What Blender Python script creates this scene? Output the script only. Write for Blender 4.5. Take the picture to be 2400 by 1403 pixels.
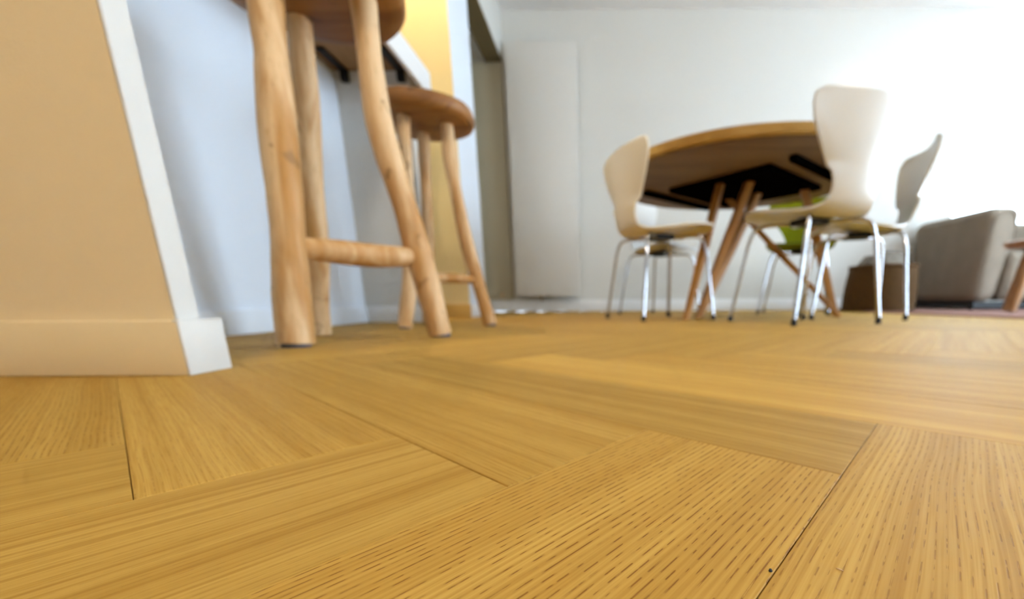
import bpy, bmesh, math, random
from mathutils import Vector, Matrix, noise as mnoise

random.seed(7)
for o in list(bpy.data.objects):
    bpy.data.objects.remove(o, do_unlink=True)
S = bpy.context.scene
COL = S.collection
PI = math.pi

# ------------------------------------------------------------------ camera
FPX, CX, CY, PITCH, ROLL, CAMH = 966.85, 1394.6, 944.8, .2443, -.0048, .082
K = 1.22            # the place is laid out in units of the camera height; K brings it to real metres
cp, sp = math.cos(PITCH), math.sin(PITCH)
Fv = Vector((0, cp, -sp)); R0 = Vector((1, 0, 0)); U0 = Vector((0, sp, cp))
Rv = R0 * math.cos(ROLL) + U0 * math.sin(ROLL)
Uv = -R0 * math.sin(ROLL) + U0 * math.cos(ROLL)
cam = bpy.data.cameras.new('camera')
camo = bpy.data.objects.new('camera', cam)
COL.objects.link(camo)
camo.matrix_world = Matrix(((Rv.x, Uv.x, -Fv.x, 0), (Rv.y, Uv.y, -Fv.y, 0), (Rv.z, Uv.z, -Fv.z, CAMH * K), (0, 0, 0, 1)))
cam.sensor_fit = 'HORIZONTAL'
cam.sensor_width = 36
cam.lens = FPX / 2400 * 36
cam.shift_x = (1200 - CX) / 2400
cam.shift_y = (CY - 701.5) / 2400
cam.clip_start = .005
cam.clip_end = 100
cam.dof.use_dof = True
cam.dof.focus_distance = .142 * K
cam.dof.aperture_fstop = 7.2 / K
S.camera = camo

# ------------------------------------------------------------------ world / daylight
W = bpy.data.worlds.new('overcast_daylight')
S.world = W
W.use_nodes = True
bg = W.node_tree.nodes['Background']
SKYCOL, DAY = (.68, .83, 1.0), 8.0       # overcast sky, seen and felt through the windows
bg.inputs[0].default_value = (*SKYCOL, 1)
bg.inputs[1].default_value = DAY
W.cycles.sampling_method = 'AUTOMATIC'
S.view_settings.view_transform = 'Standard'
S.view_settings.look = 'None'
S.view_settings.gamma = 1
S.view_settings.use_curve_mapping = False
S.view_settings.exposure = 0.36
S.cycles.use_denoising = True
S.cycles.max_bounces = 5
S.cycles.diffuse_bounces = 4
S.cycles.glossy_bounces = 3
S.cycles.use_adaptive_sampling = True
S.cycles.adaptive_threshold = .15
S.cycles.adaptive_min_samples = 12
S.cycles.sample_clamp_indirect = 6
S.cycles.caustics_reflective = False
S.cycles.caustics_refractive = False

FILL_GLOW = 92.0       # glow of the globe lamp added unseen behind the camera
YF, XR, YB, CEIL = 3.40, 3.60, -2.60, 2.02     # far wall, right wall, wall behind the camera, ceiling
# daylight openings: (far wall x0,x1,z0,z1), (right wall y0,y1,z0,z1), (rear wall, added for fill: x0,x1,z0,z1)
WIN_F = (2.72, 3.45, .05, 1.92)
WIN_R = (.45, 2.20, .05, 1.90)
WIN_FILL = (2.6, 3.4, .35, 1.92)  # unseen rear opening, added to bring light from behind the camera


def daylight(name, loc, rot, sx, sy):
    l = bpy.data.lights.new(name, 'AREA')
    l.shape = 'RECTANGLE'
    l.size, l.size_y = sx * K, sy * K
    l.energy = DAY * (sx * K) * (sy * K) * PI
    l.color = SKYCOL
    o = bpy.data.objects.new(name, l)
    COL.objects.link(o)
    o.location = Vector(loc) * K
    o.rotation_euler = rot


def daylights():
    x0, x1, z0, z1 = WIN_F
    daylight('window_daylight', ((x0 + x1) / 2, YF + .2, (z0 + z1) / 2), (-PI / 2, 0, 0), x1 - x0, z1 - z0)
    y0, y1, z0, z1 = WIN_R
    daylight('window_daylight', (XR + .2, (y0 + y1) / 2, (z0 + z1) / 2), (0, PI / 2, 0), z1 - z0, y1 - y0)
    x0, x1, z0, z1 = WIN_FILL
    daylight('window_daylight', ((x0 + x1) / 2, YB - .2, (z0 + z1) / 2), (PI / 2, 0, 0), x1 - x0, z1 - z0)  # daylight of the added rear opening


daylights()


# ------------------------------------------------------------------ helpers
def tag(o, label=None, cat=None, group=None, kind=None):
    if label: o['label'] = label
    if cat: o['category'] = cat
    if group: o['group'] = group
    if kind: o['kind'] = kind
    return o


def link(name, me, mat=None, parent=None):
    o = bpy.data.objects.new(name, me)
    COL.objects.link(o)
    if parent: o.parent = parent
    if mat and not me.materials: me.materials.append(mat)
    return o


def mesh(name, verts, faces, mat=None, parent=None, smooth=False):
    me = bpy.data.meshes.new(name)
    me.from_pydata([tuple(v) for v in verts], [], faces)
    me.update()
    if smooth:
        for p in me.polygons: p.use_smooth = True
    return link(name, me, mat, parent)


def from_bm(name, bm, mat=None, parent=None, smooth=False, angle=None):
    me = bpy.data.meshes.new(name)
    bm.normal_update()
    bm.to_mesh(me)
    bm.free()
    if smooth or angle:
        for p in me.polygons: p.use_smooth = True
        if angle:
            try: me.set_sharp_from_angle(angle=angle)
            except Exception: pass
    return link(name, me, mat, parent)


def bm_box(bm, x0, x1, y0, y1, z0, z1, bev=0, seg=2):
    r = bmesh.ops.create_cube(bm, size=1)
    vs = r['verts']
    for v in vs:
        v.co = Vector(((x0 + x1) / 2 + v.co.x * (x1 - x0), (y0 + y1) / 2 + v.co.y * (y1 - y0), (z0 + z1) / 2 + v.co.z * (z1 - z0)))
    if bev:
        es = list({e for v in vs for e in v.link_edges})
        bmesh.ops.bevel(bm, geom=es, offset=bev, segments=seg, affect='EDGES', profile=.5)


def box(name, x0, x1, y0, y1, z0, z1, mat, parent=None, bev=0, seg=2):
    bm = bmesh.new()
    bm_box(bm, x0, x1, y0, y1, z0, z1, bev, seg)
    return from_bm(name, bm, mat, parent, angle=.6 if bev else None)


def empty(name, loc=(0, 0, 0), rz=0):
    o = bpy.data.objects.new(name, None)
    COL.objects.link(o)
    o.location = loc
    o.rotation_euler = (0, 0, rz)
    o.empty_display_size = .05
    return o


def smooth_path(pts, n):
    """Catmull-Rom through tuples of any length"""
    P = [tuple(p) for p in pts]
    P = [tuple(2 * a - b for a, b in zip(P[0], P[1]))] + P + [tuple(2 * a - b for a, b in zip(P[-1], P[-2]))]
    out = []
    segs = len(P) - 3
    for i in range(n + 1):
        t = i / n * segs
        k = min(int(t), segs - 1)
        u = t - k
        p0, p1, p2, p3 = P[k:k + 4]
        out.append(tuple(.5 * (2 * b + (c - a) * u + (2 * a - 5 * b + 4 * c - d) * u * u + (3 * b - a - 3 * c + d) * u ** 3)
                         for a, b, c, d in zip(p0, p1, p2, p3)))
    return out


def tube(bm, path, rads, sides=12, wob=0.0, seed=0, cap=True, square=False):
    """swept tube along path (Vectors) with radius per point; wob = relative irregularity"""
    path = [Vector(p) for p in path]
    n = len(path)
    rings = []
    ref = Vector((0, 0, 1)) if abs((path[-1] - path[0]).normalized().z) < .9 else Vector((1, 0, 0))
    for i, p in enumerate(path):
        d = (path[min(i + 1, n - 1)] - path[max(i - 1, 0)]).normalized()
        a = d.cross(ref).normalized()
        b = a.cross(d).normalized()
        ring = []
        for k in range(sides):
            th = 2 * PI * k / sides
            r = rads[i] if isinstance(rads, (list, tuple)) else rads
            if wob:
                r *= 1 + wob * mnoise.noise(Vector((math.cos(th) * .9 + seed * 7.1, math.sin(th) * .9, p.z * 9 + seed * 3.3))) + \
                     wob * .5 * mnoise.noise(Vector((math.cos(th) * 2 + seed * 5.1, math.sin(th) * 2, p.z * 30 + seed)))
            ring.append(bm.verts.new(p + a * (math.cos(th) * r) + b * (math.sin(th) * r)))
        rings.append(ring)
    for i in range(n - 1):
        for k in range(sides):
            bm.faces.new((rings[i][k], rings[i][(k + 1) % sides], rings[i + 1][(k + 1) % sides], rings[i + 1][k]))
    if cap:
        bm.faces.new(rings[0][::-1])
        bm.faces.new(rings[-1])
    bmesh.ops.recalc_face_normals(bm, faces=bm.faces)


def tube_obj(name, path, rads, mat, parent=None, sides=12, wob=0, seed=0):
    bm = bmesh.new()
    tube(bm, path, rads, sides, wob, seed)
    return from_bm(name, bm, mat, parent, angle=.9)


# ------------------------------------------------------------------ materials
def new_mat(name, col=(.8, .8, .8), rough=.5, metal=0, spec=.5):
    m = bpy.data.materials.new(name)
    m.use_nodes = True
    nt = m.node_tree
    b = nt.nodes['Principled BSDF']
    b.inputs['Base Color'].default_value = (*col, 1)
    b.inputs['Roughness'].default_value = rough
    b.inputs['Metallic'].default_value = metal
    b.inputs['Specular IOR Level'].default_value = spec
    return m, nt, b


class NG:
    """small helper for shader node wiring"""
    def __init__(s, nt): s.nt = nt
    def n(s, typ, **kw):
        nd = s.nt.nodes.new(typ)
        for k, v in kw.items(): setattr(nd, k, v)
        return nd
    def put(s, sock, v):
        if hasattr(v, 'is_output') or isinstance(v, bpy.types.NodeSocket): s.nt.links.new(v, sock)
        elif isinstance(v, (tuple, list)) and len(v) == 3 and sock.type == 'RGBA': sock.default_value = (*v, 1)
        else: sock.default_value = v
    def math(s, op, a, b=None, c=None, clamp=False):
        nd = s.n('ShaderNodeMath', operation=op, use_clamp=clamp)
        for i, v in enumerate((a, b, c)):
            if v is not None: s.put(nd.inputs[i], v)
        return nd.outputs[0]
    def mix(s, f, a, b, blend='MIX'):
        nd = s.n('ShaderNodeMix', data_type='RGBA', blend_type=blend)
        s.put(nd.inputs[0], f); s.put(nd.inputs[6], a); s.put(nd.inputs[7], b)
        return nd.outputs[2]
    def noise(s, vec, scale=5, detail=2, rough=.5, dist=0):
        nd = s.n('ShaderNodeTexNoise')
        s.put(nd.inputs['Vector'], vec)
        nd.inputs['Scale'].default_value = scale
        nd.inputs['Detail'].default_value = detail
        nd.inputs['Roughness'].default_value = rough
        nd.inputs['Distortion'].default_value = dist
        return nd.outputs['Fac']
    def comb(s, x, y, z):
        nd = s.n('ShaderNodeCombineXYZ')
        for i, v in enumerate((x, y, z)): s.put(nd.inputs[i], v)
        return nd.outputs[0]
    def step(s, v, a, b):
        nd = s.n('ShaderNodeMapRange', interpolation_type='SMOOTHSTEP')
        s.put(nd.inputs[0], v)
        nd.inputs[1].default_value = a
        nd.inputs[2].default_value = b
        return nd.outputs[0]
    def bump(s, h, strength=.2, dist=.001):
        nd = s.n('ShaderNodeBump')
        nd.inputs['Strength'].default_value = strength
        nd.inputs['Distance'].default_value = dist
        s.put(nd.inputs['Height'], h)
        return nd.outputs[0]


def paint(name, col, rough=.6, tex=.15, scale=260, spec=.3):
    m, nt, b = new_mat(name, col, rough, 0, spec)
    g = NG(nt)
    tc = g.n('ShaderNodeTexCoord').outputs['Object']
    n2 = g.noise(tc, 3, 0)
    c = g.mix(g.math('MULTIPLY', n2, .08), col, tuple(x * .8 for x in col))
    nt.links.new(c, b.inputs['Base Color'])
    if tex > .3: nt.links.new(g.bump(g.noise(tc, scale, 1), tex, .0006), b.inputs['Normal'])
    return m


def oak_floor():
    m, nt, b = new_mat('oiled_oak', (.5, .3, .1), .5, 0, .13)
    g = NG(nt)
    tc = g.n('ShaderNodeTexCoord').outputs['Object']
    oi = g.n('ShaderNodeObjectInfo')
    rnd = oi.outputs['Random']
    oc = g.n('ShaderNodeSeparateColor'); nt.links.new(oi.outputs['Color'], oc.inputs[0])
    p_tone, p_pore, p_streak = oc.outputs            # per-plank tone, pores, streaks
    sep = g.n('ShaderNodeSeparateXYZ'); nt.links.new(tc, sep.inputs[0])
    x = g.math('ADD', sep.outputs[0], g.math('MULTIPLY', rnd, 37.0))
    y0 = g.math('ADD', sep.outputs[1], g.math('MULTIPLY', rnd, 11.3))
    # gentle waviness of the grain
    wav = g.noise(g.comb(g.math('MULTIPLY', x, 4.0), g.math('MULTIPLY', y0, 14.0), rnd), 1, 2)
    y = g.math('ADD', y0, g.math('MULTIPLY', wav, .010))
    # broad streaks, growth bands, fine fibres
    broad = g.noise(g.comb(g.math('MULTIPLY', x, 1.3), g.math('MULTIPLY', y, 55.0), 0.0), 1, 1)
    band = g.noise(g.comb(g.math('MULTIPLY', x, 2.2), g.math('MULTIPLY', y, 300.0), 3.0), 1, 2, .55)
    fibre = g.noise(g.comb(g.math('MULTIPLY', x, 30.0), g.math('MULTIPLY', y, 1500.0), 5.0), 1, 0)
    # open pores: thin dark dashes strung along the growth lines
    ph = g.math('MULTIPLY', y, 340.0)
    rowid = g.math('FLOOR', ph)
    off = g.math('ABSOLUTE', g.math('SUBTRACT', g.math('FRACT', ph), .5))        # 0 on the line, .5 between lines
    pn = g.noise(g.comb(g.math('MULTIPLY', x, 150.0), g.math('MULTIPLY', rowid, 7.31), g.math('MULTIPLY', off, 5.0)), 1, 1)
    line = g.math('SUBTRACT', 1.0, g.step(off, .045, .125))
    pore = g.math('MULTIPLY', g.math('MULTIPLY', g.step(pn, .50, .56), line), p_pore, clamp=True)
    grain = g.math('SUBTRACT', 1.0, g.step(off, .05, .42))
    light, mid, dark = (.515, .318, .072), (.425, .245, .047), (.315, .157, .021)
    c = g.mix(g.step(broad, .3, .7), light, mid)
    c = g.mix(g.math('MULTIPLY', g.step(band, .46, .72), g.math('MULTIPLY', p_streak, .75)), c, dark)
    c = g.mix(g.math('MULTIPLY', grain, g.math('MULTIPLY', p_pore, .38)), c, dark)
    c = g.mix(g.math('MULTIPLY', g.step(fibre, .4, .75), .28), c, dark)
    c = g.mix(g.math('MULTIPLY', pore, .85), c, (.185, .075, .010))
    # whole planks differ a little in tone
    tone = g.math('ADD', .5, p_tone)
    hsv = g.n('ShaderNodeHueSaturation')
    nt.links.new(c, hsv.inputs['Color']); nt.links.new(tone, hsv.inputs['Value'])
    nt.links.new(hsv.outputs[0], b.inputs['Base Color'])
    rr = g.math('ADD', .52, g.math('MULTIPLY', fibre, .16))
    nt.links.new(rr, b.inputs['Roughness'])
    hh = g.math('SUBTRACT', g.math('MULTIPLY', fibre, .25), pore)
    nt.links.new(g.bump(hh, .35, .00025), b.inputs['Normal'])
    return m


def wood(name, light, dark, along='Z', sc=14, rough=.55, knots=True, stretch=.12):
    m, nt, b = new_mat(name, light, rough, 0, .35)
    g = NG(nt)
    tc = g.n('ShaderNodeTexCoord').outputs['Object']
    mp = g.n('ShaderNodeMapping')
    nt.links.new(tc, mp.inputs[0])
    mp.inputs['Scale'].default_value = {'Z': (1, 1, stretch), 'X': (stretch, 1, 1), 'Y': (1, stretch, 1)}[along]
    n1 = g.noise(mp.outputs[0], sc, 3, .55, .4)
    n2 = g.noise(mp.outputs[0], sc * 9, 3, .6)
    c = g.mix(g.step(n1, .38, .68), light, dark)
    c = g.mix(g.math('MULTIPLY', g.step(n2, .5, .75), .35), c, tuple(v * .7 for v in dark))
    if knots:
        n3 = g.noise(tc, 26, 1, .5, .6)
        c = g.mix(g.math('MULTIPLY', g.step(n3, .66, .74), .6), c, tuple(v * .45 for v in dark))
    nt.links.new(c, b.inputs['Base Color'])
    nt.links.new(g.bump(n2, .25, .001), b.inputs['Normal'])
    return m


def fabric(name, col, col2, sc=420, rough=.95):
    m, nt, b = new_mat(name, col, rough, 0, .15)
    g = NG(nt)
    tc = g.n('ShaderNodeTexCoord').outputs['Object']
    n1 = g.noise(tc, sc, 2)
    n2 = g.noise(tc, 9, 2)
    c = g.mix(g.step(g.math('ADD', g.math('MULTIPLY', n1, .7), g.math('MULTIPLY', n2, .3)), .35, .65), col, col2)
    nt.links.new(c, b.inputs['Base Color'])
    nt.links.new(g.bump(n1, .5, .002), b.inputs['Normal'])
    return m


def lacquer(name, col, rough=.28):
    m, nt, b = new_mat(name, col, rough, 0, .5)
    g = NG(nt)
    tc = g.n('ShaderNodeTexCoord').outputs['Object']
    n = g.noise(tc, 12, 2)
    nt.links.new(g.mix(g.math('MULTIPLY', n, .12), col, tuple(v * .85 for v in col)), b.inputs['Base Color'])
    return m


def metal(name, col, rough):
    m, nt, b = new_mat(name, col, rough, 1)
    g = NG(nt)
    tc = g.n('ShaderNodeTexCoord').outputs['Object']
    n = g.noise(tc, 60, 2)
    nt.links.new(g.math('ADD', rough * .7, g.math('MULTIPLY', n, rough * .6)), b.inputs['Roughness'])
    return m


def glow(name, col, strength):
    m, nt, b = new_mat(name, col, .5)
    b.inputs['Emission Color'].default_value = (*col, 1)
    b.inputs['Emission Strength'].default_value = strength
    return m


def glass():
    m = bpy.data.materials.new('window_glass')
    m.use_nodes = True
    nt = m.node_tree
    nt.nodes.clear()
    out = nt.nodes.new('ShaderNodeOutputMaterial')
    mx = nt.nodes.new('ShaderNodeMixShader')
    tr = nt.nodes.new('ShaderNodeBsdfTransparent')
    gl = nt.nodes.new('ShaderNodeBsdfGlossy')
    gl.inputs['Roughness'].default_value = .02
    tr.inputs[0].default_value = (.97, .985, .98, 1)
    mx.inputs[0].default_value = .05
    nt.links.new(tr.outputs[0], mx.inputs[1]); nt.links.new(gl.outputs[0], mx.inputs[2])
    nt.links.new(mx.outputs[0], out.inputs[0])
    return m


M = dict(
    oak=oak_floor(),
    sub=paint('subfloor_dark', (.05, .025, .01), .9),
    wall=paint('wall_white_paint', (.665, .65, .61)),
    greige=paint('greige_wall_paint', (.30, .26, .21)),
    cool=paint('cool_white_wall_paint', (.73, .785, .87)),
    ceil=paint('ceiling_white_paint', (.84, .83, .82)),
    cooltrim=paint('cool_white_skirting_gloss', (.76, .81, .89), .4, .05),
    endcap=paint('warm_white_end_paint', (.64, .63, .605), .5, .05),
    trim=paint('skirting_white_gloss', (.84, .84, .84), .4, .05),
    tan=paint('wall_warm_light_tan', (.89, .735, .475), .7, .5, 420),  # warm light on a white wall, put into the tan colour
    tantrim=paint('skirting_warm_light_tan', (.87, .70, .42), .5, .06),  # same warm light tinted into the skirting
    yellow=paint('wall_lamp_light_yellow', (.86, .70, .36)),  # warm kitchen lamp light put into the wall colour
    yellowtrim=paint('skirting_lamp_light_ochre', (.62, .38, .10), .5, .05),  # lamp light tinted into this skirting too
    taupe=paint('shaded_wall_taupe', (.42, .375, .27), .5, .05),
    beam=paint('dark_olive_lintel_underside', (.16, .125, .06), .6),
    radiator=paint('radiator_enamel', (.655, .63, .585), .35, .03),
    slabwood=wood('counter_underside_wood', (.36, .20, .085), (.22, .11, .04), 'Y', 8, .6, False),
    laminate=paint('white_laminate', (.86, .86, .86), .35, .02),
    black=paint('black_coated_metal', (.012, .012, .013), .5, .05),
    blackwood=paint('black_stained_plate', (.003, .0027, .0024), .9, .05, spec=.0),
    teak=wood('teak_log_wood', (.70, .48, .265), (.44, .215, .055), 'Z', 22),
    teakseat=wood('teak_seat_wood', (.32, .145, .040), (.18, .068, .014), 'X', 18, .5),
    rubber=paint('black_rubber', (.012, .013, .016), .7, .05),
    glide=paint('grey_plastic_glide', (.12, .13, .17), .4, .03),
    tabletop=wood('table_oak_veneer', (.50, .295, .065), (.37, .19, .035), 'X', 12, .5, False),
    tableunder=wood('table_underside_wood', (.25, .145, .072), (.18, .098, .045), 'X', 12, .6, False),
    tableleg=wood('table_leg_oak', (.46, .215, .050), (.31, .125, .022), 'Z', 14, .5, False),
    whitelac=lacquer('white_lacquered_ply', (.68, .66, .63)),
    creamlac=lacquer('cream_lacquered_ply', (.86, .785, .64), .35),
    lime=fabric('lime_green_fabric', (.25, .27, .006), (.18, .20, .005)),
    chrome=metal('chromed_steel', (.58, .59, .63), .12),
    sofa=fabric('taupe_wool_fabric', (.27, .225, .175), (.21, .172, .132), 300),
    basket=None,
    blanket=fabric('grey_knit_fabric', (.27, .24, .20), (.12, .10, .08), 70),
    rug=fabric('faded_red_rug_wool', (.36, .19, .155), (.27, .16, .13), 260),
    darkwood=wood('brown_stool_wood', (.40, .21, .085), (.27, .12, .04), 'Z', 14),
    alu=paint('white_window_frame', (.85, .85, .85), .4, .02),
    glass=glass(),
    bulb=glow('warm_bulb', (1, .72, .42), 12),
)


def basket_mat():
    m, nt, b = new_mat('woven_seagrass', (.2, .12, .05), .85, 0, .2)
    g = NG(nt)
    tc = g.n('ShaderNodeTexCoord').outputs['Object']
    w1 = g.n('ShaderNodeTexNoise'); nt.links.new(tc, w1.inputs[0]); w1.inputs['Scale'].default_value = 60
    c = g.mix(w1.outputs['Fac'], (.12, .062, .020), (.06, .03, .010))
    nt.links.new(c, b.inputs['Base Color'])
    nt.links.new(g.bump(w1.outputs['Fac'], .6, .004), b.inputs['Normal'])
    return m


M['basket'] = basket_mat()


def struct(o, label=None):
    o['kind'] = 'structure'
    if label: o['label'] = label
    return o


# ------------------------------------------------------------------ floor: herringbone oak
PW, PN = 1.3721 * CAMH, 5
PL = PW * PN
YAW = .7154
dA = Vector((math.sin(YAW), math.cos(YAW), 0)); dU = Vector((math.cos(YAW), -math.sin(YAW), 0))
UA, SB = -3.1257 * CAMH, -.0949 * CAMH
floor = struct(box('floor', -2.6, XR + .15, YB - .15, YF + .15, -.06, -.016, M['sub']), 'honey oak herringbone plank floor')


def px(p):
    d = Vector(p) - Vector((0, 0, CAMH))
    z = d.dot(Fv)
    if z < .02: return None
    return CX + FPX * d.dot(Rv) / z, CY - FPX * d.dot(Uv) / z


def plank_mesh():
    g, b, t = .00016, .00032, .016
    L, Wd = PL / 2 - g, PW / 2 - g
    vs, fs = [], []
    for (lx, ly, z) in ((L, Wd, -t), (L, Wd, -b), (L - b, Wd - b, 0)):
        vs += [(-lx, -ly, z), (lx, -ly, z), (lx, ly, z), (-lx, ly, z)]
    for r in (0, 4):
        for k in range(4):
            fs.append((r + k, r + (k + 1) % 4, r + 4 + (k + 1) % 4, r + 4 + k))
    fs.append((8, 9, 10, 11)); fs.append((3, 2, 1, 0))
    return vs, fs


pv, pf = plank_mesh()
pme = bpy.data.meshes.new('plank')
pme.from_pydata(pv, [], pf)
pme.update()
pme.materials.append(M['oak'])
rest_v, rest_f = [], []
cands = []
rng = random.Random(11)
KILL = 60
for i in range(-KILL, KILL):
    for m in range(-7, 8):
        # planks along dA
        for kind in 'AB':
            if kind == 'A':
                uc, sc_ = i + .5, i - 2 * PN * m + 1 - PN / 2
                ang = math.atan2(dA.y, dA.x)
            else:
                uc, sc_ = i + 2 * PN * m - PN / 2, i + .5
                ang = math.atan2(dU.y, dU.x)
            c = dU * (UA + uc * PW) + dA * (SB + sc_ * PW)
            if not (-1.5 < c.x < XR - .05 and YB + .1 < c.y < YF - .05): continue
            R3 = Matrix.Rotation(ang, 3, 'Z')
            best = 1e9
            vis = False
            for sx in (-1, -.5, 0, .5, 1):
                for sy in (-1, 0, 1):
                    p = c + R3 @ Vector((sx * PL / 2, sy * PW / 2, 0))
                    q = px(p)
                    if q and -20 < q[0] < 2420 and 680 < q[1] < 1430: vis = True
            if c.x < -1.0 or (c.x < -.62 and c.y < .3) or (c.x < -.75 and c.y > 1.9): vis = False
            cands.append((0 if vis else 1, c.length, c, ang, (kind, i, m)))
cands.sort(key=lambda t: t[:2])
# planks seen from close: (tone - .5, pores, streaks)
LOOK = {('A', 0, 0): (.46, .25, .85), ('A', 1, 0): (.56, 1.0, .45), ('A', 2, 0): (.54, .60, .75), ('B', 0, 0): (.52, .30, .70), ('B', 1, 0): (.47, .30, .75),
        ('B', 2, 0): (.38, .22, .95), ('B', 3, 0): (.66, .10, .20), ('A', -1, 0): (.44, .2, .8)}
for n_, (inv, d, c, ang, key) in enumerate(cands):
    dz = rng.uniform(-.00012, .00012)
    if not inv and n_ < 295:
        o = link('plank', pme, None, floor)
        o.location = (c.x, c.y, dz)
        lk = LOOK.get(key, (rng.uniform(.42, .60), rng.uniform(.15, .7), rng.uniform(.35, .8)))
        o.color = (*lk, 1)
        o.rotation_euler = (0, 0, ang + (PI if rng.random() < .5 else 0))
    else:
        R3 = Matrix.Rotation(ang, 3, 'Z')
        k = len(rest_v)
        for v in pv: rest_v.append(c + R3 @ Vector(v))
        for f in pf: rest_f.append(tuple(a + k for a in f))
ro = mesh('outlying_planks', rest_v, rest_f, M['oak'], floor)
ro['kind'] = 'stuff'
ro.color = (.5, .4, .6, 1)


# ------------------------------------------------------------------ room shell
struct(box('ceiling', -2.6, XR + .15, YB - .15, YF + .15, CEIL, CEIL + .1, M['ceil']), 'white painted ceiling')


def holed(name, axis, a0, a1, t0, t1, hole, mat):
    """wall slab along axis ('x' or 'y') from a0..a1, thickness t0..t1, with one opening (h0,h1,z0,z1)"""
    bm = bmesh.new()
    h0, h1, z0, z1 = hole
    def bb(p0, p1, q0, q1):
        if p1 - p0 < 1e-4 or q1 - q0 < 1e-4: return
        if axis == 'x': bm_box(bm, p0, p1, t0, t1, q0, q1)
        else: bm_box(bm, t0, t1, p0, p1, q0, q1)
    bb(a0, h0, 0, CEIL); bb(h1, a1, 0, CEIL)
    bb(h0, h1, 0, z0); bb(h0, h1, z1, CEIL)
    return struct(from_bm(name, bm, mat))


tagw = lambda o, l: o.__setitem__('label', l)
wf = holed('wall_far', 'x', -2.6, XR + .15, YF, YF + .15, WIN_F, M['wall']); tagw(wf, 'white far wall with radiator')
wr = holed('wall_right', 'y', YB, YF, XR, XR + .15, WIN_R, M['wall']); tagw(wr, 'white wall holding the large window')
wb = holed('wall_back', 'x', -2.6, XR + .15, YB - .15, YB, WIN_FILL, M['greige']); tagw(wb, 'greige wall facing the dining table')
struct(box('wall_kitchen', -2.75, -2.6, YB, YF, 0, CEIL, M['greige']), 'greige kitchen wall')


def window(name, axis, hole, t, mull):
    """frame of stiles, rails and mullions with one glass pane per light"""
    h0, h1, z0, z1 = hole
    root = struct(empty(name, ((h0 + h1) / 2, t, z0) if axis == 'x' else (t, (h0 + h1) / 2, z0)), 'bright daylight window with slim white frame')
    w = .045
    def bb(nm, p0, p1, q0, q1, th, mat):
        c = (h0 + h1) / 2
        if axis == 'x': o = box(nm, p0 - c, p1 - c, -th, th, q0 - z0, q1 - z0, mat, root, .004 if mat is not M['glass'] else 0, 1)
        else: o = box(nm, -th, th, p0 - c, p1 - c, q0 - z0, q1 - z0, mat, root, .004 if mat is not M['glass'] else 0, 1)
        return o
    bb('frame_rail', h0, h1, z0, z0 + w, .03, M['alu'])
    bb('frame_rail', h0, h1, z1 - w, z1, .03, M['alu'])
    step = (h1 - h0) / (mull + 1)
    for k in range(mull + 2):
        p = h0 + k * step
        a, b_ = (p, p + w) if k == 0 else ((p - w, p) if k == mull + 1 else (p - w / 2, p + w / 2))
        bb('frame_stile', a, b_, z0 + w, z1 - w, .028, M['alu'])
    for k in range(mull + 1):
        a = h0 + k * step + (w if k == 0 else w / 2)
        b_ = h0 + (k + 1) * step - (w if k == mull else w / 2)
        bb('pane', a, b_, z0 + w, z1 - w, .003, M['glass'])
    return root


window('window_1', 'x', WIN_F, YF + .07, 0)
window('window_2', 'y', WIN_R, XR + .07, 2)
window('fill_window', 'x', WIN_FILL, YB - .07, 2)  # added window out of view, there for its light

# partition on the left: front face tinted tan for warm light, white end cap
PX_ = -.475
wl = struct(box('wall_left', -2.6, PX_ - .004, .480, .506, 0, CEIL, M['tan'], None, 0), 'thin partition wall tinted tan for warm light')
c1 = box('end_cap', PX_ - .004, PX_, .4795, .5075, 0, CEIL, M['endcap'], wl, .001, 1); c1['label'] = 'white painted wall end'
struct(box('baseboard_left', -2.6, -.4675, .4705, .480, 0, .0625, M['tantrim'], None, .002, 2), 'warm-light tinted skirting along the partition wall')
struct(box('baseboard_end', -.4745, -.4665, .4706, .5275, 0, .0632, M['endcap'], None, .0018, 2), 'white skirting block at partition end')
struct(box('baseboard_behind', -1.0, -.475, .508, .5265, 0, .0625, M['trim'], None, .002, 2), 'white skirting behind the partition')

# half-height wall below the counter and its return panel
XC, YC = -.925, 1.715
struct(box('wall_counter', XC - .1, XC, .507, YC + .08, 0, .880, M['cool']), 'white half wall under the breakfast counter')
struct(box('wall_return', XC, -.665, YC, YC + .08, 0, .880, M['wall']), 'white return panel carrying the counter end')
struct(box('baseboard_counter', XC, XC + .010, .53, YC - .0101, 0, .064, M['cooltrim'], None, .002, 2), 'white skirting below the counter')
struct(box('baseboard_return', XC, -.663, YC - .010, YC, 0, .064, M['trim'], None, .002, 2), 'white skirting on return panel')
ct = empty('breakfast_counter', (-.93, 1.15, .84))
tag(ct, 'white edged breakfast counter above the wooden bar stools', 'counter')
box('underside_board', -.32, .300, -.64, .650, .041, .056, M['slabwood'], ct, .001, 1)
box('worktop', -.33, .300, -.64, .650, .056, .076, M['laminate'], ct, .002, 2)
box('front_edge', .300, .314, -.64, .660, -.006, .076, M['laminate'], ct, .002, 2)
box('end_edge', -.33, .300, .650, .664, -.006, .076, M['laminate'], ct, .002, 2)
for bx in (.045, .245):
    bm = bmesh.new()
    bm_box(bm, bx - .012, bx + .012, .42, .55, .031, .0405)
    bm_box(bm, bx - .012, bx + .012, .547, .5645, .002, .0405)
    br = from_bm('angle_bracket', bm, M['black'], ct)
    br['label'] = 'black steel bracket'

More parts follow.
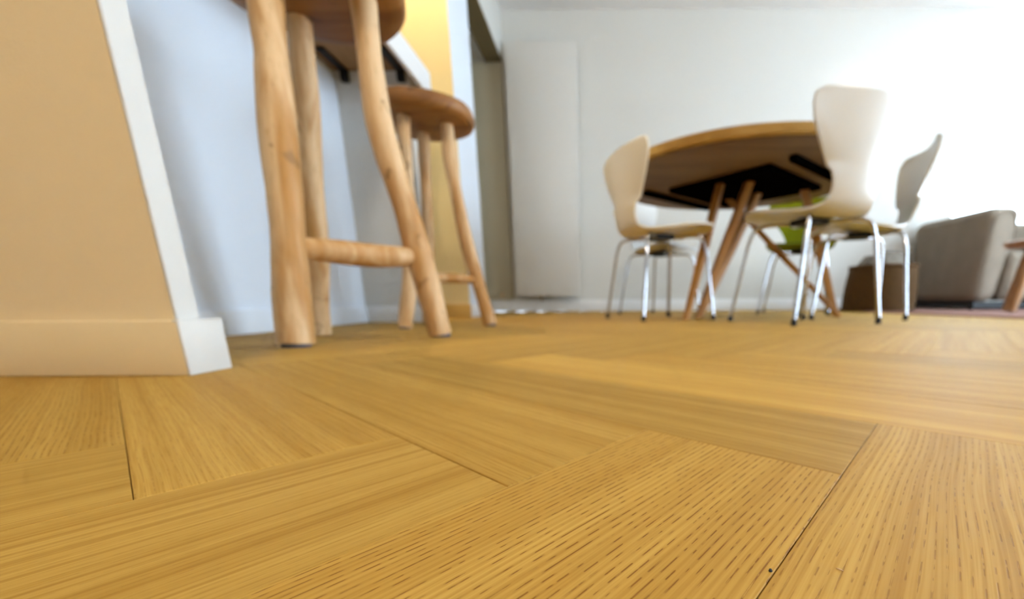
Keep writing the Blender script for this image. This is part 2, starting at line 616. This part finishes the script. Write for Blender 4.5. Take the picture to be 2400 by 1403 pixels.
# wall with the doorway (plane X = -.64): end face tinted for warm lamp light, jambs, lintel
XD, YD0, YD1, LZ = -.64, 2.17, 2.52, 1.70
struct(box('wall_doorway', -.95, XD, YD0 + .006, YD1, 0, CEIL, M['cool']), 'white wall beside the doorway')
struct(box('trim_1', -.95, XD + .0005, YD0, YD0 + .006, 0, CEIL, M['yellow']), 'wall end tinted yellow for lamp light, next to the kitchen')
struct(box('baseboard_kitchen', -.95, XD + .008, YD0 - .01, YD0, 0, .066, M['yellowtrim'], None, .002, 2), 'skirting of yellow wall end, tinted for lamp light')
struct(box('baseboard_doorway', XD, XD + .01, YD0, YD1, 0, .066, M['trim'], None, .002, 2), 'white skirting beside doorway')
lt = struct(box('wall_lintel', XD - .115, XD, YD1, YF, LZ + .012, CEIL, M['wall']), 'white wall above doorway')
lb = box('lintel_soffit', XD - .115, XD, YD1, YF, LZ, LZ + .012, M['beam'], lt); lb['label'] = 'dark olive lintel underside'  # thin darker slab along the lintel's underside
struct(box('wall_passage', -1.35, -1.3, YD0, YF, 0, CEIL, M['wall']), 'shaded wall inside the passage')
d1 = struct(box('shade_panel', -1.28, XD + .002, YF - .035, YF - .002, .092, LZ, M['taupe'], None, .003, 1), 'taupe panel standing for shaded wall in the doorway')  # added panel; the shade on the far wall is put into its colour
dk = box('door_stop', -.735, -.715, YF - .05, YF - .035, .118, .138, M['teak'], d1, .004, 2)

# skirtings of the far and other walls
struct(box('baseboard_far', -1.28, WIN_F[0], YF - .013, YF, 0, .088, M['trim'], None, .003, 2), 'white skirting along the far wall')
struct(box('baseboard_right', XR - .012, XR, YB, WIN_R[0], 0, .088, M['trim'], None, .003, 2), 'white skirting below right wall')


# ------------------------------------------------------------------ radiator
rd = empty('panel_radiator', (-.358, YF - .1, .118))
tag(rd, 'tall flat white panel radiator on the far wall', 'radiator')
RH, RW = 1.66, .49
box('front_panel', -RW / 2, RW / 2, -.012, .0, 0, RH, M['radiator'], rd, .004, 2)
for s in (-1, 1):
    box('side_panel', s * (RW / 2 - .004) - .004, s * (RW / 2 - .004) + .004, .0, .062, .012, RH - .012, M['radiator'], rd, .001, 1)
box('water_panel', -RW / 2 + .03, RW / 2 - .03, .02, .05, .02, RH - .02, M['radiator'], rd, .006, 2)
bm = bmesh.new()
for k in range(14):
    xx = -RW / 2 + .02 + k * (RW - .04) / 13
    bm_box(bm, xx - .008, xx + .008, .004, .058, RH - .010, RH - .004)
from_bm('top_grille', bm, M['radiator'], rd)
for s in (-1, 1):
    for zz in (.25, 1.4):
        box('wall_bracket', s * .15 - .015, s * .15 + .015, .05, .0985, zz, zz + .04, M['radiator'], rd)
tube_obj('supply_pipe', [Vector((-.06, .075, .03)), Vector((-.06, .075, -.02)), Vector((-.06, .085, -.03))], .008, M['chrome'], rd, 8)


# ------------------------------------------------------------------ bar stools
def stool(loc, feet, tops, rungs, seat_c, seat_r, label, seed, seat_z=(.602, .648), leg_r=.030):
    t = empty('bar_stool', loc)
    L = Vector(loc)
    tag(t, label, 'stool', 'rustic bar stools at the counter')
    # seat: irregular slice of wood
    bm = bmesh.new()
    N = 48
    prof = [(0.0, seat_z[0]), (.80, seat_z[0]), (.95, seat_z[0] + .004), (1.0, seat_z[0] + .014), (1.005, seat_z[0] + .028), (.97, seat_z[1] - .004), (.90, seat_z[1]), (.5, seat_z[1] - .006), (0, seat_z[1] - .009)]
    rings = []
    for (f, z) in prof:
        ring = []
        for k in range(N):
            th = 2 * PI * k / N
            r = seat_r * f * (1 + .05 * mnoise.noise(Vector((math.cos(th) * 1.1 + seed * 3, math.sin(th) * 1.1, seed))) + (.008 * mnoise.noise(Vector((math.cos(th) * 6, math.sin(th) * 6, z * 80 + seed)))))
            ring.append((seat_c[0] - L.x + r * math.cos(th), seat_c[1] - L.y + r * math.sin(th), z))
        rings.append(ring)
    vb = [bm.verts.new((seat_c[0] - L.x, seat_c[1] - L.y, prof[0][1]))]
    vt = bm.verts.new((seat_c[0] - L.x, seat_c[1] - L.y, prof[-1][1]))
    R_ = [[bm.verts.new(p) for p in r] for r in rings[1:-1]]
    for a, b in zip(R_, R_[1:]):
        for k in range(N): bm.faces.new((a[k], a[(k + 1) % N], b[(k + 1) % N], b[k]))
    for k in range(N):
        bm.faces.new((vb[0], R_[0][(k + 1) % N], R_[0][k]))
        bm.faces.new((vt, R_[-1][k], R_[-1][(k + 1) % N]))
    bmesh.ops.recalc_face_normals(bm, faces=bm.faces)
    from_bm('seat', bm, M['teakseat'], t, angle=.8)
    curves = []
    for j, (f, mids, tp) in enumerate(zip(feet, tops['mid'], tops['top'])):
        pts = [(f[0] - L.x, f[1] - L.y, .0055)] + [(q[0] - L.x, q[1] - L.y, q[2]) for q in mids] + [(tp[0] - L.x, tp[1] - L.y, seat_z[0] + .012)]
        path = smooth_path(pts, 26)
        curves.append(path)
        sc = leg_r[j] if isinstance(leg_r, (list, tuple)) else leg_r
        rads = [sc * (1.0 - .16 * (i / 26) + .05 * math.sin(i * .55 + j * 2 + seed)) for i in range(27)]
        lg = tube_obj('leg', path, rads, M['teak'], t, 16, .09, seed + j * 2)
        bm = bmesh.new()
        bmesh.ops.create_cone(bm, cap_ends=True, segments=16, radius1=sc * .80, radius2=sc * .84, depth=.006, matrix=Matrix.Translation((path[0][0], path[0][1], .003)))
        gl = from_bm('glide', bm, M['glide'], lg, angle=.6); gl['label'] = 'grey glide under the leg'
    for (ja, jb, za, zb, r) in rungs:
        def at(path, z):
            for a, b in zip(path, path[1:]):
                if a[2] <= z <= b[2]:
                    u = (z - a[2]) / (b[2] - a[2] + 1e-9)
                    return Vector(a).lerp(Vector(b), u)
        A, B = at(curves[ja], za), at(curves[jb], zb)
        path = [A.lerp(B, i / 14) + Vector((0, 0, .003 * math.sin(i * .4 + seed))) for i in range(15)]
        rads = [r * (.72 + .38 * math.sin(PI * (i + 1.2) / 17)) for i in range(15)]
        bm = bmesh.new()
        tube(bm, path, rads, 14, .12, seed + 3)
        from_bm('rung', bm, M['teak'], t, angle=.9)
    return t


stool((-.53, .945, 0),
      [(-.5616, .7825), (-.7010, 1.060), (-.3695, 1.000)],
      {'mid': [[(-.555, .822, .38)], [(-.654, 1.040, .28)], [(-.407, .980, .252), (-.440, .962, .44)]],
       'top': [(-.566, .868), (-.596, 1.005), (-.437, .945)]},
      [(0, 2, .175, .180, .0215)], (-.538, .945), .168,
      'rustic log bar stool standing closest to the tan partition wall', 1, seat_z=(.640, .684), leg_r=[.0300, .0285, .0280])
stool((-.51, 1.43, 0),
      [(-.5836, 1.290), (-.618, 1.56), (-.3548, 1.430)],
      {'mid': [[(-.556, 1.312, .21)], [(-.580, 1.535, .28)], [(-.409, 1.430, .238), (-.4405, 1.422, .46)]],
       'top': [(-.550, 1.360), (-.545, 1.49), (-.447, 1.42)]},
      [(0, 2, .148, .152, .015)], (-.520, 1.43), .152,
      'rustic log bar stool farther along the counter, beside the yellow wall', 5, leg_r=[.0225, .021, .0225])


# ------------------------------------------------------------------ moulded ply chairs
PROFILE = [(.212, .442, .100), (.206, .453, .160), (.184, .462, .194), (.120, .463, .210), (.03, .451, .212), (-.05, .438, .200),
           (-.110, .431, .172), (-.155, .434, .138), (-.192, .453, .112), (-.209, .495, .105), (-.217, .545, .122), (-.224, .610, .165),
           (-.231, .680, .212), (-.237, .735, .236), (-.241, .768, .239), (-.2435, .789, .228), (-.245, .800, .203), (-.2455, .803, .172)]


def shell_mesh():
    ring = smooth_path(PROFILE, 54)
    n, mcols = len(ring), 16
    cen = [Vector((0, r[0], r[1])) for r in ring]
    top = []
    for i, r in enumerate(ring):
        d = (cen[min(i + 1, n - 1)] - cen[max(i - 1, 0)]).normalized()
        nrm = d.cross(Vector((1, 0, 0))).normalized()       # points to the sitter's side
        row = []
        for k in range(mcols + 1):
            s = -1 + 2 * k / mcols
            u = i / (n - 1)
            cup = (.030 if u > .6 else .012) * s * s * (1 if u > .1 else 0)
            dip = -.010 * (s * s) * max(0, (u - .93) / .07) + (.012 * (1 - s * s) * 0)
            droop = -.012 * abs(s) ** 3 * max(0, 1 - u / .25)
            x = s * r[2]
            p = cen[i] + Vector((x, 0, 0)) + nrm * cup + Vector((0, 0, droop)) + d * (-dip if u > .9 else 0) * 0
            row.append((p, nrm))
        top.append(row)
    th = .010
    vs, fs = [], []
    for row in top:
        for p, nr in row: vs.append(p)
    off = len(vs)
    for row in top:
        for p, nr in row: vs.append(p - nr * th)
    Wc = mcols + 1
    for i in range(n - 1):
        for k in range(mcols):
            a, b, c, d_ = i * Wc + k, i * Wc + k + 1, (i + 1) * Wc + k + 1, (i + 1) * Wc + k
            fs.append((a, b, c, d_)); fs.append((off + d_, off + c, off + b, off + a))
    for i in range(n - 1):
        for k in (0, mcols):
            a, d_ = i * Wc + k, (i + 1) * Wc + k
            fs.append((a, d_, off + d_, off + a) if k == 0 else (d_, a, off + a, off + d_))
    for k in range(mcols):
        a, b = k, k + 1
        fs.append((b, a, off + a, off + b))
        a, b = (n - 1) * Wc + k, (n - 1) * Wc + k + 1
        fs.append((a, b, off + b, off + a))
    me = bpy.data.meshes.new('shell')
    me.from_pydata([tuple(v) for v in vs], [], fs)
    bm = bmesh.new(); bm.from_mesh(me)
    bmesh.ops.recalc_face_normals(bm, faces=bm.faces)
    bm.to_mesh(me); bm.free()
    for p in me.polygons: p.use_smooth = True
    try: me.set_sharp_from_angle(angle=.9)
    except Exception: pass
    return me


SHELL = shell_mesh()


def chair(loc, facing, label, mat, group='moulded chairs around the table', spread=(.215, .205), rz=None):
    """facing: direction (x, y) the sitter looks; local +Y is the sitter's front"""
    rot = math.atan2(facing[1], facing[0]) - PI / 2
    t = empty('dining_chair', (loc[0], loc[1], 0), rot)
    t.scale = (1 / K, 1 / K, 1 / K)
    tag(t, label, 'chair', group)
    me = SHELL.copy()
    link('seat_shell', me, mat, t)
    bm = bmesh.new()
    bm_box(bm, -.06, .06, -.055, .055, .405, .430, .004, 1)
    from_bm('mount_plate', bm, M['black'], t, angle=.6)
    for sx in (-1, 1):
        for sy in (-1, 1):
            fx, fy = sx * spread[0], sy * spread[1]
            pts = [(sx * .03, sy * .03, .414), (sx * .11, sy * .115, .416), (sx * .145, sy * .150, .408), (sx * .160, sy * .163, .385), (sx * .172, sy * .172, .34)]
            path = smooth_path(pts, 12) + [(fx + (sx * .172 - fx) * k / 5, fy + (sy * .172 - fy) * k / 5, .018 + (.34 - .018) * k / 5) for k in range(4, -1, -1)]
            lg = tube_obj('leg', [Vector(p) for p in path], .0080, M['chrome'], t, 12)
            bm = bmesh.new()
            bmesh.ops.create_cone(bm, cap_ends=True, segments=12, radius1=.012, radius2=.0105, depth=.026, matrix=Matrix.Translation((fx, fy, .013)))
            from_bm('foot_cap', bm, M['rubber'], lg, angle=.6)
    return t


def U(a): return (math.cos(math.radians(a)), math.sin(math.radians(a)))


chair((.284, 1.898), U(22), 'cream moulded chair with its back edge-on, nearest the radiator', M['creamlac'])
chair((.395, 2.56), U(-42), 'white moulded chair half hidden behind the cream chair', M['whitelac'])
chair((.752, 1.545), U(107), 'white moulded chair seen from behind, tallest in view', M['whitelac'])
chair((1.125, 1.885), U(162), 'white moulded chair turned sideways in front of the taupe armchair', M['whitelac'])
chair((1.165, 2.48), U(243), 'lime green moulded chair behind the table legs', M['lime'])


# ------------------------------------------------------------------ round table
TX, TY, TZ, TR = .673, 2.09, .600, .582
tb = empty('round_table', (TX, TY, 0))
tag(tb, 'round oak table on crossed wooden legs among the moulded chairs', 'table')


def disc(name, r, z0, z1, mat, bev=.006, N=96):
    bm = bmesh.new()
    prof = [(r - bev, z0), (r, z0 + bev), (r, z1 - bev), (r - bev, z1)]
    rg = [[bm.verts.new((f * math.cos(2 * PI * k / N), f * math.sin(2 * PI * k / N), z)) for k in range(N)] for f, z in prof]
    for a, b in zip(rg, rg[1:]):
        for k in range(N): bm.faces.new((a[k], a[(k + 1) % N], b[(k + 1) % N], b[k]))
    bm.faces.new(rg[0][::-1]); bm.faces.new(rg[-1])
    return from_bm(name, bm, mat, tb, angle=.5)


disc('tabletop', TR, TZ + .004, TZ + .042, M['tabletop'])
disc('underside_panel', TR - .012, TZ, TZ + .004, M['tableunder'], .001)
pc = Vector((.712 - TX, 2.14 - TY, 0))
e1 = Vector((1, .88, 0)).normalized(); e2 = Vector((-e1.y, e1.x, 0))


def rot_box(name, c, a, b, z0, z1, mat, parent, bev=.002):
    bm = bmesh.new()
    bm_box(bm, -a, a, -b, b, z0, z1, bev, 1)
    an = math.atan2(e1.y, e1.x)
    bmesh.ops.rotate(bm, verts=bm.verts, cent=(0, 0, 0), matrix=Matrix.Rotation(an, 3, 'Z'))
    bmesh.ops.translate(bm, verts=bm.verts, vec=c)
    return from_bm(name, bm, mat, parent)


mp_ = rot_box('mounting_plate', pc, 0.250, .250, TZ - .022, TZ, M['blackwood'], tb); mp_['label'] = 'black square mounting plate'
r1 = rot_box('rail', pc - e2 * .350 + e1 * .03, .31, .015, TZ - .022, TZ, M['blackwood'], tb); r1['label'] = 'black rail'
r2 = rot_box('rail', pc + e2 * .350 - e1 * .04, .27, .015, TZ - .022, TZ, M['blackwood'], tb); r2['label'] = 'black rail'


def table_leg(foot, top, wx=.018, wy=.015):
    """squared stick from the floor to the plate, cut flat at both ends"""
    f = Vector((foot[0] - TX, foot[1] - TY, 0)); p = Vector((top[0] - TX, top[1] - TY, TZ - .02))
    d = (p - f)
    h_ = Vector((d.x, d.y, 0)).normalized()
    s_ = Vector((-h_.y, h_.x, 0))
    vs = []
    for c, k in ((f, .72), (f.lerp(p, .5), 1.05), (p, 1.0)):
        for a, b in ((-1, -1), (1, -1), (1, 1), (-1, 1)):
            vs.append(c + h_ * a * wx * k + s_ * b * wy * k)
    fs = [(3, 2, 1, 0), (8, 9, 10, 11)]
    for r in (0, 4):
        for k in range(4): fs.append((r + k, r + (k + 1) % 4, r + 4 + (k + 1) % 4, r + 4 + k))
    o = mesh('leg', vs, fs, M['tableleg'], tb)
    bv = o.modifiers.new('soft_edges', 'BEVEL'); bv.width = .003; bv.segments = 2
    return o


table_leg((.385, 1.775), (.560, 2.005))
table_leg((.470, 1.920), (.678, 1.975))
table_leg((.500, 2.010), (.790, 2.175))
table_leg((1.165, 2.000), (.690, 2.300))
table_leg((1.190, 2.080), (.985, 2.115))


# ------------------------------------------------------------------ rug, armchair, basket, small stool
rgm = bmesh.new()
bm_box(rgm, 1.76, 3.40, 1.35, 3.30, .0005, .010, .003, 1)
rug = tag(from_bm('rug', rgm, M['rug']), 'faded red rug under the taupe armchair', 'rug')
rt = bmesh.new()
for k in range(96):
    yy = 1.36 + k * 1.93 / 95
    bm_box(rt, 1.735, 1.762, yy - .004, yy + .004, .0005, .006)
fr = from_bm('fringe', rt, M['rug'], rug)
fr['kind'] = 'stuff'

ac = empty('armchair', (2.42, 2.72, .010))
tag(ac, 'taupe upholstered armchair with rounded arm, right of the basket', 'armchair')
SUB = []


def cushion(name, x0, x1, y0, y1, z0, z1, bev, parent, taper=0.0):
    bm = bmesh.new()
    bm_box(bm, x0, x1, y0, y1, z0, z1, bev, 6)
    for v in bm.verts:
        u = 1 - (v.co.z - z0) / (z1 - z0)
        v.co.x += taper * u * (1 if v.co.x < (x0 + x1) / 2 else -1)
        v.co.y += taper * u * (1 if v.co.y < (y0 + y1) / 2 else -1)
    return from_bm(name, bm, M['sofa'], parent, angle=1.2)


a1 = cushion('arm', .0, .215, .0, .640, .050, .618, .062, ac, .03)
cushion('arm', .78, .98, .0, .640, .050, .560, .062, ac, .03)
cushion('seat_cushion', .20, .79, .02, .62, .06, .36, .05, ac)
cushion('backrest', .20, .79, .46, .640, .10, .600, .06, ac)
tube_obj('piping', [Vector(p) for p in smooth_path([(.045, .004, .07), (.030, .001, .32), (.046, .003, .545), (.105, .001, .585), (.165, .003, .545), (.185, .001, .32), (.17, .004, .07)], 30)], .004, M['sofa'], a1, 6)
bs = box('shade_block', .05, .93, .045, .60, .012, .052, M['black'], ac); bs['label'] = 'black block for the shade under the armchair'  # black box put in as the dark shade below the armchair
for (lx, ly) in ((.07, .08), (.90, .08), (.07, .57), (.90, .57)):
    bm = bmesh.new()
    bmesh.ops.create_cone(bm, cap_ends=True, segments=14, radius1=.014, radius2=.020, depth=.055, matrix=Matrix.Translation((lx, ly, .0275)))
    from_bm('leg', bm, M['black'], ac, angle=.6)

# woven basket with a grey blanket
BX, BY, BH = 1.905, 2.86, .270
bk = empty('woven_basket', (BX, BY, .010))
tag(bk, 'brown woven basket standing between table leg and armchair', 'basket')
bm = bmesh.new()
N = 56
rows = 22
rg = []
for i in range(rows + 1):
    u = i / rows
    r = .205 - .018 * u + .006 * math.sin(PI * u)
    rg.append([bm.verts.new(((r + .0045 * math.sin(i * PI + k * PI * .5)) * math.cos(2 * PI * k / N), (r + .0045 * math.sin(i * PI + k * PI * .5)) * math.sin(2 * PI * k / N), u * BH)) for k in range(N)])
inner = [[bm.verts.new(((.178) * math.cos(2 * PI * k / N), (.178) * math.sin(2 * PI * k / N), z)) for k in range(N)] for z in (BH, .02)]
allr = rg + inner
for a, b in zip(allr, allr[1:]):
    for k in range(N): bm.faces.new((a[k], a[(k + 1) % N], b[(k + 1) % N], b[k]))
bm.faces.new(rg[0][::-1]); bm.faces.new(inner[-1])
bmesh.ops.recalc_face_normals(bm, faces=bm.faces)
from_bm('body', bm, M['basket'], bk, smooth=True)
bm = bmesh.new()
tube(bm, [Vector((.186 * math.cos(2 * PI * k / 40), .186 * math.sin(2 * PI * k / 40), BH + .004 + .003 * (k % 2))) for k in range(41)], .011, 8, cap=False)
from_bm('rim', bm, M['basket'], bk, smooth=True)
bm = bmesh.new()
NU, NV = 40, 14
vv = []
for j in range(NV + 1):
    row = []
    for k in range(NU):
        th = 2 * PI * k / NU
        f = j / NV
        r = .172 * math.sin(f * PI / 2) ** .8
        z = .012 + .17 + .185 * math.cos(f * PI / 2) + .030 * mnoise.noise(Vector((r * math.cos(th) * 16, r * math.sin(th) * 16, 3)))
        row.append(bm.verts.new((r * math.cos(th), r * math.sin(th), max(z, .16))))
    vv.append(row)
for a, b in zip(vv, vv[1:]):
    for k in range(NU):
        try: bm.faces.new((a[k], a[(k + 1) % NU], b[(k + 1) % NU], b[k]))
        except Exception: pass
bm.faces.new(vv[-1][::-1])
bmesh.ops.remove_doubles(bm, verts=bm.verts, dist=1e-5)
bmesh.ops.recalc_face_normals(bm, faces=bm.faces)
bl = tag(from_bm('folded_blanket', bm, M['blanket'], None, smooth=True), 'grey knitted blanket stuffed in the woven basket', 'blanket')
bl.location = (BX, BY, .010)

# small wooden stool at the right edge
ws = empty('wooden_footstool', (2.33, 2.26, .0165))
tag(ws, 'small brown wooden stool in front of the taupe armchair', 'stool')
bm = bmesh.new()
Nn = 40
pr = [(.150, .330), (.160, .338), (.160, .352), (.150, .358)]
rg = [[bm.verts.new((r * math.cos(2 * PI * k / Nn), r * math.sin(2 * PI * k / Nn), z)) for k in range(Nn)] for r, z in pr]
for a, b in zip(rg, rg[1:]):
    for k in range(Nn): bm.faces.new((a[k], a[(k + 1) % Nn], b[(k + 1) % Nn], b[k]))
bm.faces.new(rg[0][::-1]); bm.faces.new(rg[-1])
from_bm('seat', bm, M['darkwood'], ws, angle=.6)
ends = []
for a in (200, 320, 80):
    c, s = U(a)
    tube_obj('leg', [Vector((.165 * c, .165 * s, 0)), Vector((.13 * c, .13 * s, .16)), Vector((.095 * c, .095 * s, .335))], [.019, .021, .020], M['darkwood'], ws, 12, .06, a)
    ends.append(Vector((.134 * c, .134 * s, .14)))
for i in range(3):
    tube_obj('rung', [ends[i], ends[i].lerp(ends[(i + 1) % 3], .5), ends[(i + 1) % 3]], [.010, .012, .010], M['darkwood'], ws, 10)

# ------------------------------------------------------------------ specks on the floor
def speck(name, p, r, sq, mat, label, cat, seed):
    bm = bmesh.new()
    bmesh.ops.create_icosphere(bm, subdivisions=2, radius=r)
    for v in bm.verts:
        v.co *= 1 + .35 * mnoise.noise(v.co * (1.3 / r) + Vector((seed, 0, 0)))
        v.co.x *= sq
        v.co.z *= .55
    lo = min(v.co.z for v in bm.verts)
    for v in bm.verts: v.co.z -= lo
    o = tag(from_bm(name, bm, mat, None, smooth=True), label, cat)
    o.location = (p[0], p[1], .0001)
    o.rotation_euler = (0, 0, seed)


speck('crumb', (.0543, .1118), .00055, 1.5, M['rubber'], 'tiny black crumb in the joint between two oak planks', 'crumb', 1.0)
speck('wood_splinter', (.0762, .1122), .00030, 3.6, M['teak'], 'tiny pale wood splinter lying on an oak plank', 'splinter', 2.4)


# ------------------------------------------------------------------ lamps
sc_ = empty('wall_sconce', (1.86, YF, 1.40))
tag(sc_, 'small warm uplight on far wall above the tallest chair', 'lamp')
box('back_plate', -.04, .04, -.012, 0, 0, .09, M['laminate'], sc_, .003, 1)
bm = bmesh.new()
N = 28
rg = [[bm.verts.new((r * math.cos(PI + PI * k / (N - 1)), -.012 + r * math.sin(PI + PI * k / (N - 1)), z)) for k in range(N)] for r, z in ((.035, 0), (.055, .05), (.065, .09), (.061, .09), (.050, .05), (.031, .004))]
for a, b in zip(rg, rg[1:]):
    for k in range(N - 1): bm.faces.new((a[k], a[k + 1], b[k + 1], b[k]))
bm.faces.new(rg[0]); bm.faces.new(rg[-1])
bmesh.ops.recalc_face_normals(bm, faces=bm.faces)
from_bm('lamp_shade', bm, M['laminate'], sc_, smooth=True)
bm = bmesh.new()
bmesh.ops.create_uvsphere(bm, u_segments=14, v_segments=10, radius=.015, matrix=Matrix.Translation((0, -.040, .055)))
from_bm('bulb', bm, M['bulb'], sc_, smooth=True)
pl = bpy.data.lights.new('sconce_light', 'POINT')
pl.energy = .35; pl.color = (1, .66, .46); pl.shadow_soft_size = .03
po = bpy.data.objects.new('sconce_light', pl); COL.objects.link(po); po.location = (1.86, YF - .05, 1.50)

cs = empty('kitchen_downlight', (-.86, 1.98, CEIL))
tag(cs, 'warm round kitchen downlight above the yellow wall end', 'lamp')
bm = bmesh.new()
N = 28
rg = [[bm.verts.new((r * math.cos(2 * PI * k / N), r * math.sin(2 * PI * k / N), z)) for k in range(N)] for r, z in ((.05, 0), (.05, -.10), (.044, -.10), (.040, -.03))]
for a, b in zip(rg, rg[1:]):
    for k in range(N): bm.faces.new((a[k], a[(k + 1) % N], b[(k + 1) % N], b[k]))
bmesh.ops.recalc_face_normals(bm, faces=bm.faces)
from_bm('housing', bm, M['laminate'], cs, smooth=True)
bm = bmesh.new()
bmesh.ops.create_circle(bm, cap_ends=True, segments=24, radius=.039, matrix=Matrix.Translation((0, 0, -.04)))
from_bm('bulb', bm, M['bulb'], cs)
pl = bpy.data.lights.new('downlight_beam', 'SPOT')
pl.energy = 60; pl.color = (1, .74, .40); pl.shadow_soft_size = .03; pl.spot_size = 1.9; pl.spot_blend = .7
po = bpy.data.objects.new('downlight_beam', pl); COL.objects.link(po); po.location = (-.86, 1.98, CEIL - .11)

hl = empty('fill_lamp', (-.02, -.75, CEIL))  # lamp added out of view as warm fill for partition and near floor
tag(hl, 'round warm fill lamp added behind the camera', 'lamp')
bm = bmesh.new()
N = 32
rg = [[bm.verts.new((r * math.cos(2 * PI * k / N), r * math.sin(2 * PI * k / N), z)) for k in range(N)] for r, z in ((.10, 0), (.10, -.02), (.02, -.02), (.02, -.06))]
for a, b in zip(rg, rg[1:]):
    for k in range(N): bm.faces.new((a[k], a[(k + 1) % N], b[(k + 1) % N], b[k]))
bmesh.ops.recalc_face_normals(bm, faces=bm.faces)
from_bm('canopy', bm, M['laminate'], hl, smooth=True)
bm = bmesh.new()
bmesh.ops.create_uvsphere(bm, u_segments=24, v_segments=16, radius=.11, matrix=Matrix.Translation((0, 0, -.16)))
from_bm('lamp_globe', bm, glow('warm_globe', (1, .86, .66), FILL_GLOW), hl, smooth=True)


# ------------------------------------------------------------------ to real metres
for o in COL.objects:
    if o.parent or o.type == 'CAMERA': continue
    if o.type == 'LIGHT':
        if o.data.type != 'AREA': o.location = o.location * K
        continue
    o.location = o.location * K
    o.scale = o.scale * K
